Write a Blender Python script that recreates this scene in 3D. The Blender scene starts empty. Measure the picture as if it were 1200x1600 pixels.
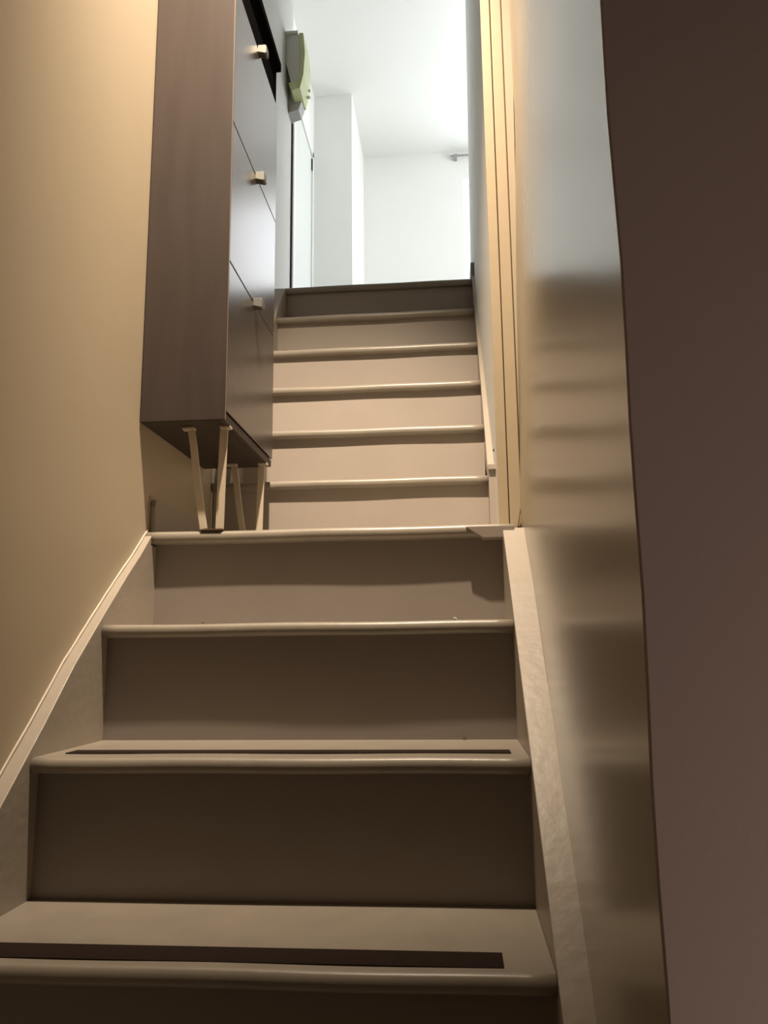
import bpy, bmesh, math, random
from mathutils import Vector, Matrix
random.seed(4)
C = bpy.context.scene
ZO = 0.82            # height of the camera above the lower hall floor; all z below are given relative to the eye

# ------------------------------------------------------------------ camera
F = 1249.0; PITCH, YAW, ROLL = .1758, .0862, -.0110
cam = bpy.data.cameras.new('camera'); cam.sensor_fit = 'VERTICAL'; cam.sensor_height = 36; cam.lens = 36 * F / 1600
cam.clip_start = .02
co = bpy.data.objects.new('camera', cam); C.collection.objects.link(co); C.camera = co
cy, sy, cp, sp = math.cos(YAW), math.sin(YAW), math.cos(PITCH), math.sin(PITCH)
fw = Vector((-sy*cp, cy*cp, sp)); rt = Vector((cy, sy, 0)); up = rt.cross(fw)
r2 = rt*math.cos(ROLL) + up*math.sin(ROLL); u2 = -rt*math.sin(ROLL) + up*math.cos(ROLL)
M = Matrix((r2, u2, -fw)).transposed().to_4x4(); M.translation = Vector((0, 0, ZO)); co.matrix_world = M

# ------------------------------------------------------------------ world, lamps, exposure
w = bpy.data.worlds.new('sky'); C.world = w; w.use_nodes = True
w.node_tree.nodes['Background'].inputs[0].default_value = (.80, .90, 1, 1)
w.node_tree.nodes['Background'].inputs[1].default_value = 2.0
C.view_settings.view_transform = 'Standard'; C.view_settings.look = 'None'
C.view_settings.exposure = 0; C.view_settings.gamma = 1; C.view_settings.use_curve_mapping = False

def lamp(name, kind, loc, power, col, **k):
    l = bpy.data.lights.new(name, kind); l.energy = power; l.color = col
    o = bpy.data.objects.new(name, l); C.collection.objects.link(o); o.location = (loc[0], loc[1], loc[2]+ZO)
    for a, v in k.items():
        if a == 'rot': o.rotation_euler = v
        else: setattr(l, a, v)
    return o
lamp('stair_spot', 'SPOT', (-.16, 1.04, 2.92), 690, (1, .80, .59), shadow_soft_size=.03, spot_size=math.radians(58), spot_blend=1.0, rot=(math.radians(22.5), math.radians(7), 0))
lamp('mauve_wall_fill', 'POINT', (1.12, .12, -.62), 26, (1, .78, .60), shadow_soft_size=.1)  # added fill light, unseen round the corner, to brighten the mauve wall
lamp('window_daylight', 'AREA', (.75, 6.15, 2.75), 34, (1, .975, .97), shape='RECTANGLE', size=1.5, size_y=2.2, rot=(math.radians(-90), 0, 0))
lamp('side_window_daylight', 'AREA', (2.15, 4.6, 2.75), 76, (1, .975, .965), shape='RECTANGLE', size=2.2, size_y=1.5, rot=(0, math.radians(90), 0))

# ------------------------------------------------------------------ materials
def mat(name, col, rough=.5, spec=.5, noise=0, nscale=8, bump=0, bscale=60, metal=0, coat=0, coatr=.1, stretch=None, col2=None):
    m = bpy.data.materials.new(name); m.use_nodes = True; nt = m.node_tree; n = nt.nodes; L = nt.links
    b = n['Principled BSDF']; b.inputs['Roughness'].default_value = rough; b.inputs['Metallic'].default_value = metal
    b.inputs['Specular IOR Level'].default_value = spec
    b.inputs['Coat Weight'].default_value = coat; b.inputs['Coat Roughness'].default_value = coatr
    tc = n.new('ShaderNodeTexCoord'); mp = n.new('ShaderNodeMapping'); L.new(tc.outputs['Object'], mp.inputs['Vector'])
    if stretch: mp.inputs['Scale'].default_value = stretch
    if noise or col2:
        t = n.new('ShaderNodeTexNoise'); t.inputs['Scale'].default_value = nscale; t.inputs['Detail'].default_value = 5
        L.new(mp.outputs[0], t.inputs['Vector'])
        r = n.new('ShaderNodeValToRGB'); r.color_ramp.elements[0].position = .3; r.color_ramp.elements[1].position = .7
        c2 = col2 or tuple(c*(1-noise) for c in col)
        r.color_ramp.elements[0].color = (*c2, 1); r.color_ramp.elements[1].color = (*col, 1)
        L.new(t.outputs['Fac'], r.inputs[0]); L.new(r.outputs[0], b.inputs['Base Color'])
    else: b.inputs['Base Color'].default_value = (*col, 1)
    if bump:
        t = n.new('ShaderNodeTexNoise'); t.inputs['Scale'].default_value = bscale; t.inputs['Detail'].default_value = 3
        L.new(mp.outputs[0], t.inputs['Vector'])
        bp = n.new('ShaderNodeBump'); bp.inputs['Strength'].default_value = bump; bp.inputs['Distance'].default_value = .01
        L.new(t.outputs['Fac'], bp.inputs['Height']); L.new(bp.outputs[0], b.inputs['Normal'])
    return m
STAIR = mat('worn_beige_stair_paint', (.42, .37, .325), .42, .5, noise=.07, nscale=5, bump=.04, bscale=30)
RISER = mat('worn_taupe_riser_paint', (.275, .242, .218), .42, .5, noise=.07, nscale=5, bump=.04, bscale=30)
TREAD = mat('worn_beige_tread_paint', (.33, .295, .248), .34, .5, noise=.12, nscale=14, bump=.05, bscale=40)
STRING = mat('cream_stringer_paint', (.41, .365, .31), .38, .5, noise=.06, nscale=9, bump=.08, bscale=45)
WALL_L = mat('warm_cream_wall_paint', (.49, .415, .305), .45, .5, noise=.04, nscale=3, bump=.03, bscale=25)
WALL_R = mat('satin_cream_wall_paint', (.40, .35, .27), .27, .6, noise=.05, nscale=3, bump=.012, bscale=9, coat=.3, coatr=.2)
MAUVE = mat('matt_mauve_grey_wall_paint', (.36, .295, .30), .8, .3, noise=.03, nscale=4, bump=.02, bscale=150)
HALL = mat('hall_wall_paint', (.13, .11, .10), .8, .3)
WHITE = mat('white_upstairs_paint', (.82, .83, .80), .6, .4, noise=.02, nscale=3)
CEILM = mat('satin_white_ceiling_paint', (.80, .81, .78), .3, .5)
WHITEG = mat('white_gloss_paint', (.84, .85, .83), .3, .5)
BOARD = mat('cream_yellow_board_paint', (.50, .41, .28), .5, .4, noise=.04, nscale=6, bump=.05, bscale=35)
FLOORM = mat('hall_floor_boards', (.07, .05, .035), .5, .4, noise=.3, nscale=4, stretch=(8, 1, 1))
UPFL = mat('grey_upstairs_floor', (.30, .30, .29), .5, .4, noise=.1, nscale=5)
BROWN = mat('dark_walnut_laminate', (.060, .045, .039), .5, .35, col2=(.048, .035, .030), nscale=5, stretch=(6, 6, .6))
FRONT = mat('dark_satin_drawer_front', (.060, .045, .037), .27, .6, col2=(.050, .038, .030), nscale=5, stretch=(6, 6, .6), coat=.2, coatr=.3)
BLACK = mat('black_top', (.006, .006, .007), .9, .0)
METAL = mat('brushed_nickel', (.20, .20, .19), .55, metal=1)
LEGM = mat('cream_painted_steel', (.62, .55, .44), .4)
RUBBER = mat('dark_rubber', (.10, .05, .03), .7)
STRIP = mat('dark_brown_grip_strip', (.020, .011, .008), .85, .2, bump=.3, bscale=300)
CAULK = mat('old_filler', (.66, .60, .50), .7)
PLAST = mat('grey_plastic', (.84, .87, .83), .4)
RAILM = mat('grey_rail_metal', (.3, .3, .3), .4)
GREEN = mat('yellow_green_plastic', (.74, .80, .44), .4)
GAP = mat('dark_joint', (.05, .05, .045), .8)
TORN = mat('chipped_plaster', (.45, .36, .22), .9, col2=(.22, .15, .08), nscale=60, noise=.3)
def glass():
    m = bpy.data.materials.new('window_glass'); m.use_nodes = True; n = m.node_tree.nodes; L = m.node_tree.links; n.clear()
    o = n.new('ShaderNodeOutputMaterial'); mx = n.new('ShaderNodeMixShader'); t = n.new('ShaderNodeBsdfTransparent'); g = n.new('ShaderNodeBsdfGlossy')
    g.inputs['Roughness'].default_value = .02; mx.inputs[0].default_value = .06
    L.new(t.outputs[0], mx.inputs[1]); L.new(g.outputs[0], mx.inputs[2]); L.new(mx.outputs[0], o.inputs[0]); return m
GLASS = glass()

# ------------------------------------------------------------------ helpers
def tag(o, label=None, cat=None, group=None, kind=None):
    for k, v in (('label', label), ('category', cat), ('group', group), ('kind', kind)):
        if v: o[k] = v
    return o
def empty(name, loc):
    o = bpy.data.objects.new(name, None); C.collection.objects.link(o); o.empty_display_size = .1
    o.location = (loc[0], loc[1], loc[2]+ZO); return o
def build(name, bm, m, parent=None, bevel=0, smooth=False, seg=2):
    bmesh.ops.recalc_face_normals(bm, faces=bm.faces)
    if bevel:
        es = [e for e in bm.edges if len(e.link_faces) == 2 and e.calc_face_angle(0) > .6]
        bmesh.ops.bevel(bm, geom=es, offset=bevel, segments=seg, profile=.6, affect='EDGES', clamp_overlap=True)
    me = bpy.data.meshes.new(name); 
    off = Vector((0, 0, ZO)) if parent is None else Vector((0, 0, ZO)) - parent_loc(parent)
    for v in bm.verts: v.co += off
    bm.to_mesh(me); bm.free(); me.materials.append(m)
    if smooth:
        for p in me.polygons: p.use_smooth = True
    o = bpy.data.objects.new(name, me); C.collection.objects.link(o)
    if parent: o.parent = parent
    return o
def parent_loc(p):
    v = Vector(p.location)
    while p.parent: p = p.parent; v += Vector(p.location)
    return v
def box(x0, x1, y0, y1, z0, z1, bm=None):
    bm = bm or bmesh.new()
    vs = [bm.verts.new((x, y, z)) for x in (x0, x1) for y in (y0, y1) for z in (z0, z1)]
    for f in ((0,1,3,2),(4,6,7,5),(0,4,5,1),(2,3,7,6),(0,2,6,4),(1,5,7,3)): bm.faces.new([vs[i] for i in f])
    return bm
def extr(pts, a0, a1, axis='x', bm=None):
    """closed outline extruded along one axis; pts are (y,z) for x, (x,z) for y, (x,y) for z"""
    bm = bm or bmesh.new()
    def P(p, a): return {'x': (a, p[0], p[1]), 'y': (p[0], a, p[1]), 'z': (p[0], p[1], a)}[axis]
    A = [bm.verts.new(P(p, a0)) for p in pts]; B = [bm.verts.new(P(p, a1)) for p in pts]
    n = len(pts); bm.faces.new(A); bm.faces.new(B[::-1])
    for i in range(n): bm.faces.new((A[i], B[i], B[(i+1) % n], A[(i+1) % n]))
    return bm
def prism8(p):  # eight corners: bottom four then top four, in ring order
    bm = bmesh.new(); v = [bm.verts.new(q) for q in p]
    for f in ((3,2,1,0),(4,5,6,7),(0,1,5,4),(1,2,6,5),(2,3,7,6),(3,0,4,7)): bm.faces.new([v[i] for i in f])
    return bm
def S(name, bm, m, **k):
    return tag(build(name, bm, m, None, **k), kind='structure')

# ------------------------------------------------------------------ the setting
FL, UP, CE, CL = -.82, 1.48, 3.93, 3.15
XL, XR = -.686, .110
zl0 = .2813
S('floor', box(-.9, 1.4, -1.8, 3.3, FL-.1, FL), FLOORM)
S('wall_left', extr([(-.85, -1.7), (-.716, -1.7), (-.716, 1.20), (-.703, 1.80), (-.703, 2.255), (-.85, 2.255)], FL, CE, 'z'), WALL_L)
S('wall_left_upper', box(-.85, -.703, 2.255, 3.34, FL, CE), WHITE)
S('wall_hall_back', box(-.85, 1.4, -1.8, -1.7, FL, CL), HALL)
S('leak_blocker_under_stairs', box(-.703, .112, 3.10, 3.20, FL, UP-.15), HALL)  # unseen panel added to block sky light leaking in under the upper flight
S('wall_hall_right', box(1.3, 1.4, -1.7, .6, FL, CL), HALL)
S('ceiling', box(-.85, 1.4, -1.8, 1.86, CL, CL+.1), HALL)
S('wall_header', box(-.85, .4, 1.86, 1.93, CL, CE), WALL_L)

def right_wall():
    bm = bmesh.new(); ny, nz = 24, 40; G = []
    for j in range(nz+1):
        z = FL + (CL-FL)*j/nz; row = []
        for i in range(ny+1):
            t = i/ny; y = .612 + (1.86-.612)*t
            far = .158 + .028*min(1, max(0, (z-.33)/1.0))
            x = .140 + (far-.140)*t
            x += .0018*math.sin(2.1*z+1.3*y) + .0008*math.sin(9*z+5*y)
            row.append(bm.verts.new((x, y, z)))
        G.append(row)
    for j in range(nz):
        for i in range(ny): bm.faces.new((G[j][i], G[j][i+1], G[j+1][i+1], G[j+1][i]))
    B = [[bm.verts.new((.42, y, r[0].co.z)) for y in (.612, 1.86)] for r in G]
    for j in range(nz):
        bm.faces.new((B[j][0], G[j][0], G[j+1][0], B[j+1][0])); bm.faces.new((G[j][ny], B[j][1], B[j+1][1], G[j+1][ny]))
    return bm
S('wall_right', right_wall(), WALL_R, smooth=False)
def front_wall():
    # near face round the corner: its edge wanders a little, as hand-plastered corners do
    bm = bmesh.new(); rows = []
    n = 60
    for j in range(n+1):
        z = FL + (CL-FL)*j/n
        e = .1365 + .0012*math.sin(z*7) + .0009*math.sin(z*23+1)
        rows.append([bm.verts.new(p) for p in ((e+.004, .610, z), (e+.0008, .6085, z), (e, .606, z), (e+.0015, .603, z), (1.3, .598, z))])
    for j in range(n):
        for i in range(4): bm.faces.new((rows[j][i], rows[j][i+1], rows[j+1][i+1], rows[j+1][i]))
    return bm
S('wall_front', front_wall(), MAUVE)

# upper right wall of the stairwell, leaning a little outward with height
S('wall_right_upper', prism8([(.128, 1.875, FL), (.24, 1.875, FL), (.24, 3.60, FL), (.090, 3.60, FL),
                              (.142, 1.875, CE), (.24, 1.875, CE), (.24, 3.60, CE), (.143, 3.60, CE)]), WHITE)
# boards beside the landing
S('trim_1', prism8([(.108, 1.848, .283), (.1315, 1.848, .283), (.1315, 1.875, .283), (.110, 1.875, .283),
                    (.1065, 1.848, CE), (.1315, 1.848, CE), (.1315, 1.875, CE), (.1085, 1.875, CE)]), BOARD, bevel=.002)
S('trim_2', extr([(.1335, .283), (.1500, .283), (.1600, .335), (.1600, CL), (.1335, CL)], 1.842, 1.870, 'y'), BOARD, bevel=.002)
S('trim_3', prism8([(.158, 1.852, .33), (.165, 1.852, .33), (.165, 1.875, .33), (.158, 1.875, .33),
                    (.160, 1.852, CL), (.215, 1.852, CL), (.215, 1.875, CL), (.160, 1.875, CL)]), WALL_L)
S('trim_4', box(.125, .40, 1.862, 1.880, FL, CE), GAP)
S('chipped_plaster_edge', extr([(.1515, .288), (.155, .285), (.166, .322), (.163, .337), (.1600, .330)], 1.838, 1.856, 'y'), TORN)

# upstairs room
S('floor_upper', extr([(-.70, 3.06), (.115, 3.06), (.115, 3.60), (2.0, 3.60), (2.0, 5.8), (-.905, 5.8), (-.905, 3.34), (-.70, 3.34)], UP-.15, UP-.005, 'z'), UPFL)
S('ceiling_upper', box(-1.0, 2.1, 1.86, 5.9, CE, CE+.1), CEILM)
S('wall_upper_left', box(-1.0, -.905, 3.3, 5.9, UP-.15, CE), WHITE)
S('wall_upper_recess', box(-.905, -.635, 5.05, 5.9, UP-.15, CE), WHITE)
S('wall_upper_near', box(.24, 2.1, 3.50, 3.60, UP-.15, CE), WHITE)
S('wall_upper_jog', box(-.905, -.85, 3.24, 3.34, UP-.15, CE), WHITE)
def holed(axis, a0, a1, u0, u1, h0, h1, z0, z1, Z0, Z1):
    bm = bmesh.new()
    for (p, q, r, s) in ((u0, h0, Z0, Z1), (h1, u1, Z0, Z1), (h0, h1, Z0, z0), (h0, h1, z1, Z1)):
        if axis == 'y': box(p, q, a0, a1, r, s, bm)
        else: box(a0, a1, p, q, r, s, bm)
    return bm
WX0, WX1, WZ0, WZ1 = .150, 1.25, 2.05, 3.69
S('wall_upper_back', holed('y', 5.8, 5.95, -.635, 2.1, WX0, WX1, WZ0, WZ1, UP-.15, CE), WHITE)
S('wall_upper_right', holed('x', 2.0, 2.1, 3.3, 5.9, 3.75, 5.45, 2.15, 3.55, UP-.15, CE), WHITE)
def window(name, pts, thick=.045):
    """frame of bars round the opening, two panes and a mullion; pts = ring of outer corners in the wall plane"""
    (ax, a, u0, u1, z0, z1) = pts
    def B(p, q, r, s, d0=0, d1=thick, bm=None):
        return box(p, q, a+d0, a+d1, r, s, bm) if ax == 'y' else box(a+d0, a+d1, p, q, r, s, bm)
    bm = bmesh.new(); t = .028
    B(u0, u1, z0, z0+t, bm=bm); B(u0, u1, z1-t, z1, bm=bm); B(u0, u0+t, z0+t, z1-t, bm=bm); B(u1-t, u1, z0+t, z1-t, bm=bm)
    o = S(name, bm, WHITEG)
    m = (u0+u1)/2
    build('mullion', B(m-.02, m+.02, z0+t, z1-t), WHITEG, o2(o))
    for p, q in ((u0+t, m-.02), (m+.02, u1-t)): build('pane', B(p, q, z0+t, z1-t, .018, .022), GLASS, o2(o))
    return o
def o2(o): return o
window('window_1', ('y', 5.90, WX0, WX1, WZ0, WZ1))
window('window_2', ('x', 2.05, 3.75, 5.45, 2.15, 3.55))
# door in the left wall upstairs
d = S('door_1', box(-.906, -.894, 4.345, 4.90, UP, 3.36), mat('pale_grey_door', (.66, .68, .66), .45), bevel=.002)
fr = bmesh.new(); box(-.908, -.885, 4.285, 4.325, UP, 3.40, fr); box(-.908, -.885, 4.905, 4.945, UP, 3.40, fr); box(-.908, -.885, 4.285, 4.945, 3.365, 3.40, fr)
build('door_frame', fr, WHITEG, d)
build('door_gap', box(-.905, -.890, 4.325, 4.345, UP, 3.365), GAP, d)
build('door_latch', box(-.894, -.884, 4.885, 4.90, 3.25, 3.33), GAP, d)
S('trim_8', box(-.704, -.696, 3.325, 3.345, UP, 2.46), GAP)
S('trim_5', box(.1050, .1300, 2.205, 2.30, zl0, .506), STAIR)
S('trim_7', extr([(3.03, UP-.01), (3.03, UP+.06), (3.04, UP+.082), (3.06, UP+.09), (3.3, UP+.09), (3.3, UP-.01)], .1005, .125, 'x'), UPFL, bevel=.002)
S('trim_6', box(-.905, -.893, 4.40, 4.72, 4.05-.30, 4.065-.30), WHITEG)
# skirting
S('baseboard_left', extr([(1.782, .283), (2.232, .283), (2.232, .368), (1.80, .363), (1.788, .36), (1.782, .345)], -.703, -.689, 'x'), STAIR, bevel=.002)

# ------------------------------------------------------------------ stairs
def tread_profile(yf, yb, z, t, n=8):
    r = t/2; pts = [(yb, z), (yf+r*.75, z)]
    for i in range(1, n):
        a = math.pi/2 + math.pi*i/n
        pts.append((yf+r*.75+r*.75*math.cos(a), z-r+r*math.sin(a)))
    pts += [(yf+r*.75, z-t), (yb, z-t)]
    return pts
def tread(parent, yf, yb, z, x0, x1, t, name='tread'):
    bm = extr(tread_profile(yf, yb, z, t), x0, x1, 'x')
    # cut along the length so that the worn front edge can wander
    for k in range(1, 24):
        x = x0 + (x1-x0)*k/24
        bmesh.ops.bisect_plane(bm, geom=bm.verts[:]+bm.edges[:]+bm.faces[:], plane_co=(x, 0, 0), plane_no=(1, 0, 0))
    ph = random.random()*6
    for v in bm.verts:
        if v.co.y < yf+t: v.co.z += .0006*math.sin(v.co.x*17+ph); v.co.y += .0008*math.sin(v.co.x*11+ph)
    o = build(name, bm, TREAD, parent)
    for p in o.data.polygons: p.use_smooth = abs(p.normal.x) < .5 and p.area < .003
    return o
Y2, G, Z2, H, OV = 1.3086, .2392, -.1587, .22, .030
low = empty('staircase', ((XL+XR)/2, .83, FL))
tag(low, 'lower flight of beige painted wooden stairs with dark grip strips, leading up to the landing', 'stairs')
for k in range(-2, 3):
    yr, zt = Y2+G*k, Z2+H*k
    zb = FL if k == -2 else Z2+H*(k-1)
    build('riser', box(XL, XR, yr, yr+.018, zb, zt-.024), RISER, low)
    if k < 2:
        tr = tread(low, yr-OV, yr+G, zt, XL+.0005, XR-.0005, .025)
        if k == -1:
            tag(build('grip_strip', box(-.665, .049, 1.062, 1.113, zt, zt+.0015), STRIP, tr), 'wide dark brown grip strip')
        if k == 0:
            tag(build('grip_strip', box(-.655, .084, 1.335, 1.378, zt, zt+.0015), STRIP, tr), 'thin dark brown grip strip')
zl = Z2+2*H
Y5, G2, H2 = 2.24, .155, .1965
ld = tread(low, Y2+2*G-OV, Y5+.01, zl, -.7015, .1345, .028, 'landing_board')
ld_x = low.location.x
build('nosing_patch', extr([(1.748, zl-.006), (1.750, zl-.033), (1.786, zl-.033), (1.786, zl-.006)], .030, .1350, 'x'), STAIR, ld, bevel=.002)
for v in bpy.data.objects['nosing_patch'].data.vertices:
    if v.co.x + ld_x < .04 and v.co.z + low.location.z - ZO < zl-.02: v.co.x += .035
# stringers: boards whose top edge runs along the nosings and curls up to the landing on the left
def top_line(y): return Z2 + (y-(Y2-OV))*H/G
Lp = [(.62, top_line(.62)+.004), (.90, top_line(.90)+.002), (1.2, -.222), (1.321, -.108), (1.415, -.014), (1.52, .076), (1.633, .170), (1.70, .222), (1.740, .257), (1.7565, .272), (1.7565, .2505)]
bot = [(1.81, .2505), (1.81, .02), (1.30, -.42), (.98, -.72), (.88, FL), (.62, FL)]
S_l = build('stringer', extr(Lp+bot, -.716, XL, 'x'), STRING, low, bevel=.0015)
bm = bmesh.new(); prev = None       # bead of filler between stringer and wall
pts = []
for i in range(60):
    t = i/59; y = .62+(1.772-.62)*t
    z = 0
    for a, b in zip(Lp, Lp[1:]+[(1.79, .32)]):
        if a[0] <= y <= b[0]: z = a[1]+(b[1]-a[1])*(y-a[0])/(b[0]-a[0])
    pts.append((y, z+.002+.0015*random.random()))
pts += [(1.776, .31), (1.777, .34), (1.779, .368)]
for (y, z) in pts:
    wx = -.716 if y < 1.2 else -.716+.013*(y-1.2)/.6
    ring = [bm.verts.new((wx+.003*math.cos(a)*(1+.2*random.random()), y, z+.003*math.sin(a))) for a in (-1.5, -.7, 0, .7, 1.5)]
    if prev:
        for q in range(4): bm.faces.new((prev[q], prev[q+1], ring[q+1], ring[q]))
    prev = ring
build('filler_bead', bm, CAULK, low, smooth=True)
Rp = [(.62, top_line(.62)-.004)]+[(y, top_line(y)+dz) for y, dz in ((.945, 0), (1.127, .003), (1.271, .0), (1.433, .0), (1.60, .0), (1.7565, -.010))] + [(1.7565, .2505), (1.81, .2505)]
S_r = build('stringer', extr(Rp+[(1.81, .02), (1.30, -.42), (.98, -.72), (.88, FL), (.62, FL)], XR, .1395, 'x'), STRING, low, bevel=.0015)
for v in S_r.data.vertices:
    if v.co.x + low.location.x > .13: v.co.x += .004+.0165*max(0, (v.co.y+low.location.y-.62)/1.2)

upf = empty('staircase', (-.3, Y5, zl))
tag(upf, 'upper flight of narrow painted stairs rising from the landing past the shoe cabinet', 'stairs')
Z5 = .50; OV = .022
for k in range(6):
    yn, zt = Y5+G2*k, Z5+H2*k
    zb = zl if k == 0 else Z5+H2*(k-1)
    xr = .124 if k == 0 else .105
    build('riser', box(-.700, xr, yn+OV, yn+OV+.018, zb-.004, zt-.025), STAIR, upf)
    tread(upf, yn, yn+G2+OV+.002 if k < 5 else 3.06, zt, -.700, .1045 if k < 5 else .114, .026)
def up_line(y): return Z5 + (y-Y5)*H2/G2
build('stringer', extr([(2.195, .520), (2.23, .525), (Y5, up_line(Y5)+.010), (3.015, up_line(3.015)+.008), (3.045, UP-.004), (3.2, UP-.02), (3.2, 1.30), (2.30, .505), (2.195, .505)], .1048, .1340, 'x'), STRING, upf, bevel=.001)
build('stringer', extr([(2.275, .505), (2.30, up_line(2.30)+.012), (2.96, up_line(2.96)+.012), (3.0, UP-.01), (3.03, UP-.004), (3.03, 1.28), (2.40, .505)], -.702, -.655, 'x'), STRING, upf, bevel=.001)
build('nail_head', extr([(.1235+.0035*math.cos(a), .568+.0035*math.sin(a)) for a in [i*math.pi/4 for i in range(8)]], 2.226, 2.232, 'y'), GAP, upf)

# ------------------------------------------------------------------ shoe cabinet
cx0, cx1, cy0, cy1, cz0, cz1 = -.7025, -.505, 1.702, 2.175, .526, 1.79
cab = empty('shoe_cabinet', ((cx0+cx1)/2, (cy0+cy1)/2, zl))
tag(cab, 'tall narrow dark brown shoe cabinet on thin cream metal legs against the left wall', 'cabinet')
FXB = cx1-.018
build('side_panel', box(cx0, cx1-.0003, cy0, cy0+.006, cz0, cz1), BROWN, cab, bevel=.001)
build('side_panel', box(cx0, FXB-.001, cy1-.016, cy1, cz0, cz1), BROWN, cab, bevel=.001)
build('bottom_panel', box(cx0, FXB-.001, cy0+.006, cy1-.016, cz0, cz0+.016), BROWN, cab, bevel=.001)
build('back_panel', box(cx0, cx0+.005, cy0+.016, cy1-.016, cz0+.016, cz1), BROWN, cab)
build('edge_strip', box(cx1-.0003, cx1+.0007, cy0+.0005, cy0+.0035, cz0, cz1), mat('edge_banding', (.26, .20, .16), .3), cab)
build('bottom_rail', box(FXB, cx1-.003, cy0+.007, cy1, cz0, cz0+.019), BROWN, cab, bevel=.002)
tag(build('top_rail', box(FXB, cx1-.004, cy0+.007, cy1, 1.672, cz1), BLACK, cab), 'black rail under the top')
tag(build('top_panel', box(cx0, cx1+.010, cy0-.004, cy1+.006, cz1, cz1+.028), BLACK, cab, bevel=.002), 'black top')
def handle(parent, y, z):
    prof = [(cx1-.002, z+.012), (cx1+.020, z+.012), (cx1+.024, z+.008), (cx1+.024, z-.014), (cx1+.020, z-.016), (cx1-.002, z-.010)]
    tag(build('handle', extr(prof, y-.013, y+.013, 'y'), METAL, parent, bevel=.0015, seg=1), 'small brushed metal tab handle')
zs = [cz0+.021, .914, 1.279, 1.667]
for a, b in zip(zs, zs[1:]):
    fr = build('tilting_front', box(FXB, cx1, cy0+.007, cy1-.001, a+.0015, b-.0025), FRONT, cab, bevel=.0012)
    handle(fr, 1.945, b-.0005)
def ribbon(p, q, w, th, bm):      # flat bar in the XZ plane between two points (x,z), width w across, th deep along y
    dx, dz = q[0]-p[0], q[1]-p[1]; l = math.hypot(dx, dz); nx, nz = -dz/l*w/2, dx/l*w/2
    return nx, nz
def vleg(y):
    # a flat steel strap bent into a V: foot tab, slanted bar, foot, upright bar, tab
    zt, zb = cz0, zl+.001
    lg = build('leg', prism8([(-.572, y-.011, zb+.003), (-.568, y-.011, zb+.003), (-.568, y+.011, zb+.003), (-.572, y+.011, zb+.003),
                              (-.6005, y-.011, zt-.006), (-.5965, y-.011, zt-.006), (-.5965, y+.011, zt-.006), (-.6005, y+.011, zt-.006)]), LEGM, cab)
    return lg
def strap(name, parent, path, y, wy, wx):
    """bar of section wx (in the XZ plane) by wy (along y) following the path of (x,z) points"""
    bm = bmesh.new(); rings = []
    for i, (x, z) in enumerate(path):
        a = Vector(path[max(0, i-1)]); b = Vector(path[min(len(path)-1, i+1)]); t = (b-a).normalized(); n = Vector((-t.y, t.x))*wx/2
        rings.append([bm.verts.new((x+s*n.x, y+q, z+s*n.y)) for s, q in ((1, -wy/2), (1, wy/2), (-1, wy/2), (-1, -wy/2))])
    for r, s in zip(rings, rings[1:]):
        for k in range(4): bm.faces.new((r[k], r[(k+1) % 4], s[(k+1) % 4], s[k]))
    bm.faces.new(rings[0]); bm.faces.new(rings[-1][::-1])
    return build(name, bm, LEGM, parent, bevel=.0015)
for yl in (1.762, 2.128):
    zb, zt = zl+.003, cz0
    strap('leg', cab, [(-.566, zb), (-.585, .40), (-.596, .485), (-.602, zt-.008)], yl, .006, .017)
    build('mounting_tab', box(-.622, -.594, yl-.010, yl+.010, zt-.006, zt), LEGM, cab, bevel=.0015)
    strap('leg', cab, [(-.529, zb), (-.527, .40), (-.525, .485), (-.524, zt-.008)], yl, .006, .019)
    build('mounting_tab', box(-.533, -.507, yl-.010, yl+.010, zt-.006, zt), LEGM, cab, bevel=.0015)
    build('foot', box(-.573, -.523, yl-.006, yl+.006, zl, zl+.003), RUBBER, cab, bevel=.001)

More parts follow.
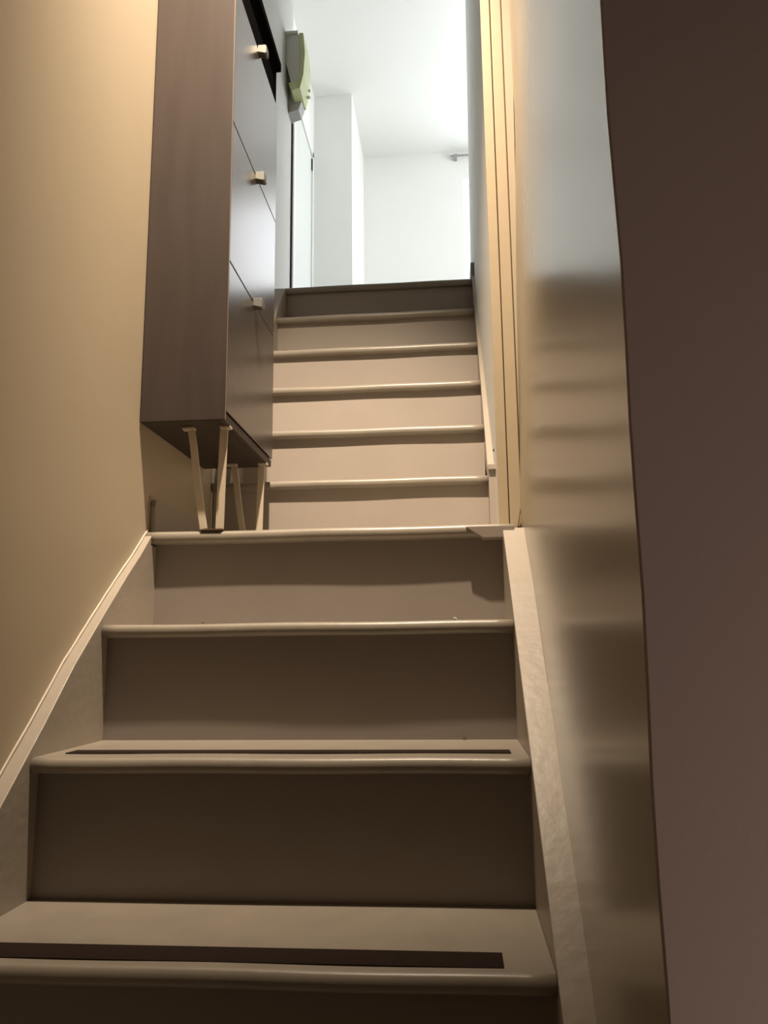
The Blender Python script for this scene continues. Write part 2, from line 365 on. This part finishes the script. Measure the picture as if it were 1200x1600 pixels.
# ------------------------------------------------------------------ small things
wb = empty('wall_box', (-.66, 3.24, 2.45))
tag(wb, 'small grey box with a yellow-green edge mounted on the white wall above the stairs', 'box')
outl = [(-.703, 2.80), (-.640, 2.80), (-.634, 2.66), (-.637, 2.60), (-.652, 2.545), (-.676, 2.55), (-.695, 2.63), (-.703, 2.66)]
build('body', extr(outl, 3.18, 3.325, 'y'), PLAST, wb, bevel=.004)
tag(build('edge_shell', extr([(-.640, 2.802), (-.620, 2.80), (-.612, 2.70), (-.618, 2.59), (-.634, 2.520), (-.672, 2.508), (-.688, 2.55), (-.676, 2.552), (-.652, 2.547), (-.637, 2.60), (-.634, 2.66)], 3.172, 3.325, 'y'), GREEN, wb, bevel=.002), 'yellow-green plastic edge')
build('top_lid', box(-.7025, -.645, 3.168, 3.327, 2.80, 2.812), PLAST, wb, bevel=.002)
build('lower_bracket', extr([(-.702, 2.62), (-.690, 2.54), (-.670, 2.505), (-.640, 2.512), (-.655, 2.47), (-.702, 2.455)], 3.25, 3.325, 'y'), mat('pale_bracket', (.55, .56, .54), .5), wb, bevel=.002)
for z in (2.70, 2.60, 2.565): build('screw', extr([(-.0+3.30+.006*math.cos(a), z+.006*math.sin(a)) for a in [i*math.pi/4 for i in range(8)]], -.622, -.610, 'x'), PLAST, wb)

rail = empty('curtain_rail', (.5, 5.76, 3.86))
tag(rail, 'thin grey curtain rail under the ceiling upstairs above the window', 'curtain rail')
build('rod', extr([(5.765+.008*math.cos(a), 3.875+.008*math.sin(a)) for a in [i*math.pi/4 for i in range(8)]], .06, 1.35, 'x'), RAILM, rail, smooth=False)
for x in (.10, 1.30): build('bracket', box(x-.012, x+.012, 5.755, 5.8, 3.85, 3.885), RAILM, rail, bevel=.003)

def crumb(name, x, y, z, s, m, label, cat):
    bm = bmesh.new(); bmesh.ops.create_icosphere(bm, subdivisions=1, radius=s)
    for v in bm.verts:
        v.co *= .7+.6*random.random(); v.co.z *= .6; v.co += Vector((x, y, z+s*.55))
    tag(build(name, bm, m), label, cat)
crumb('plaster_crumb', .000, 1.508, .061, .004, WHITE, 'tiny white crumb of plaster on the edge of a lower stair tread, right of centre', 'crumb')
crumb('paint_fleck', -.48, 1.506, .061, .0025, GAP, 'tiny dark fleck on the edge of a lower stair tread, towards the left', 'fleck')
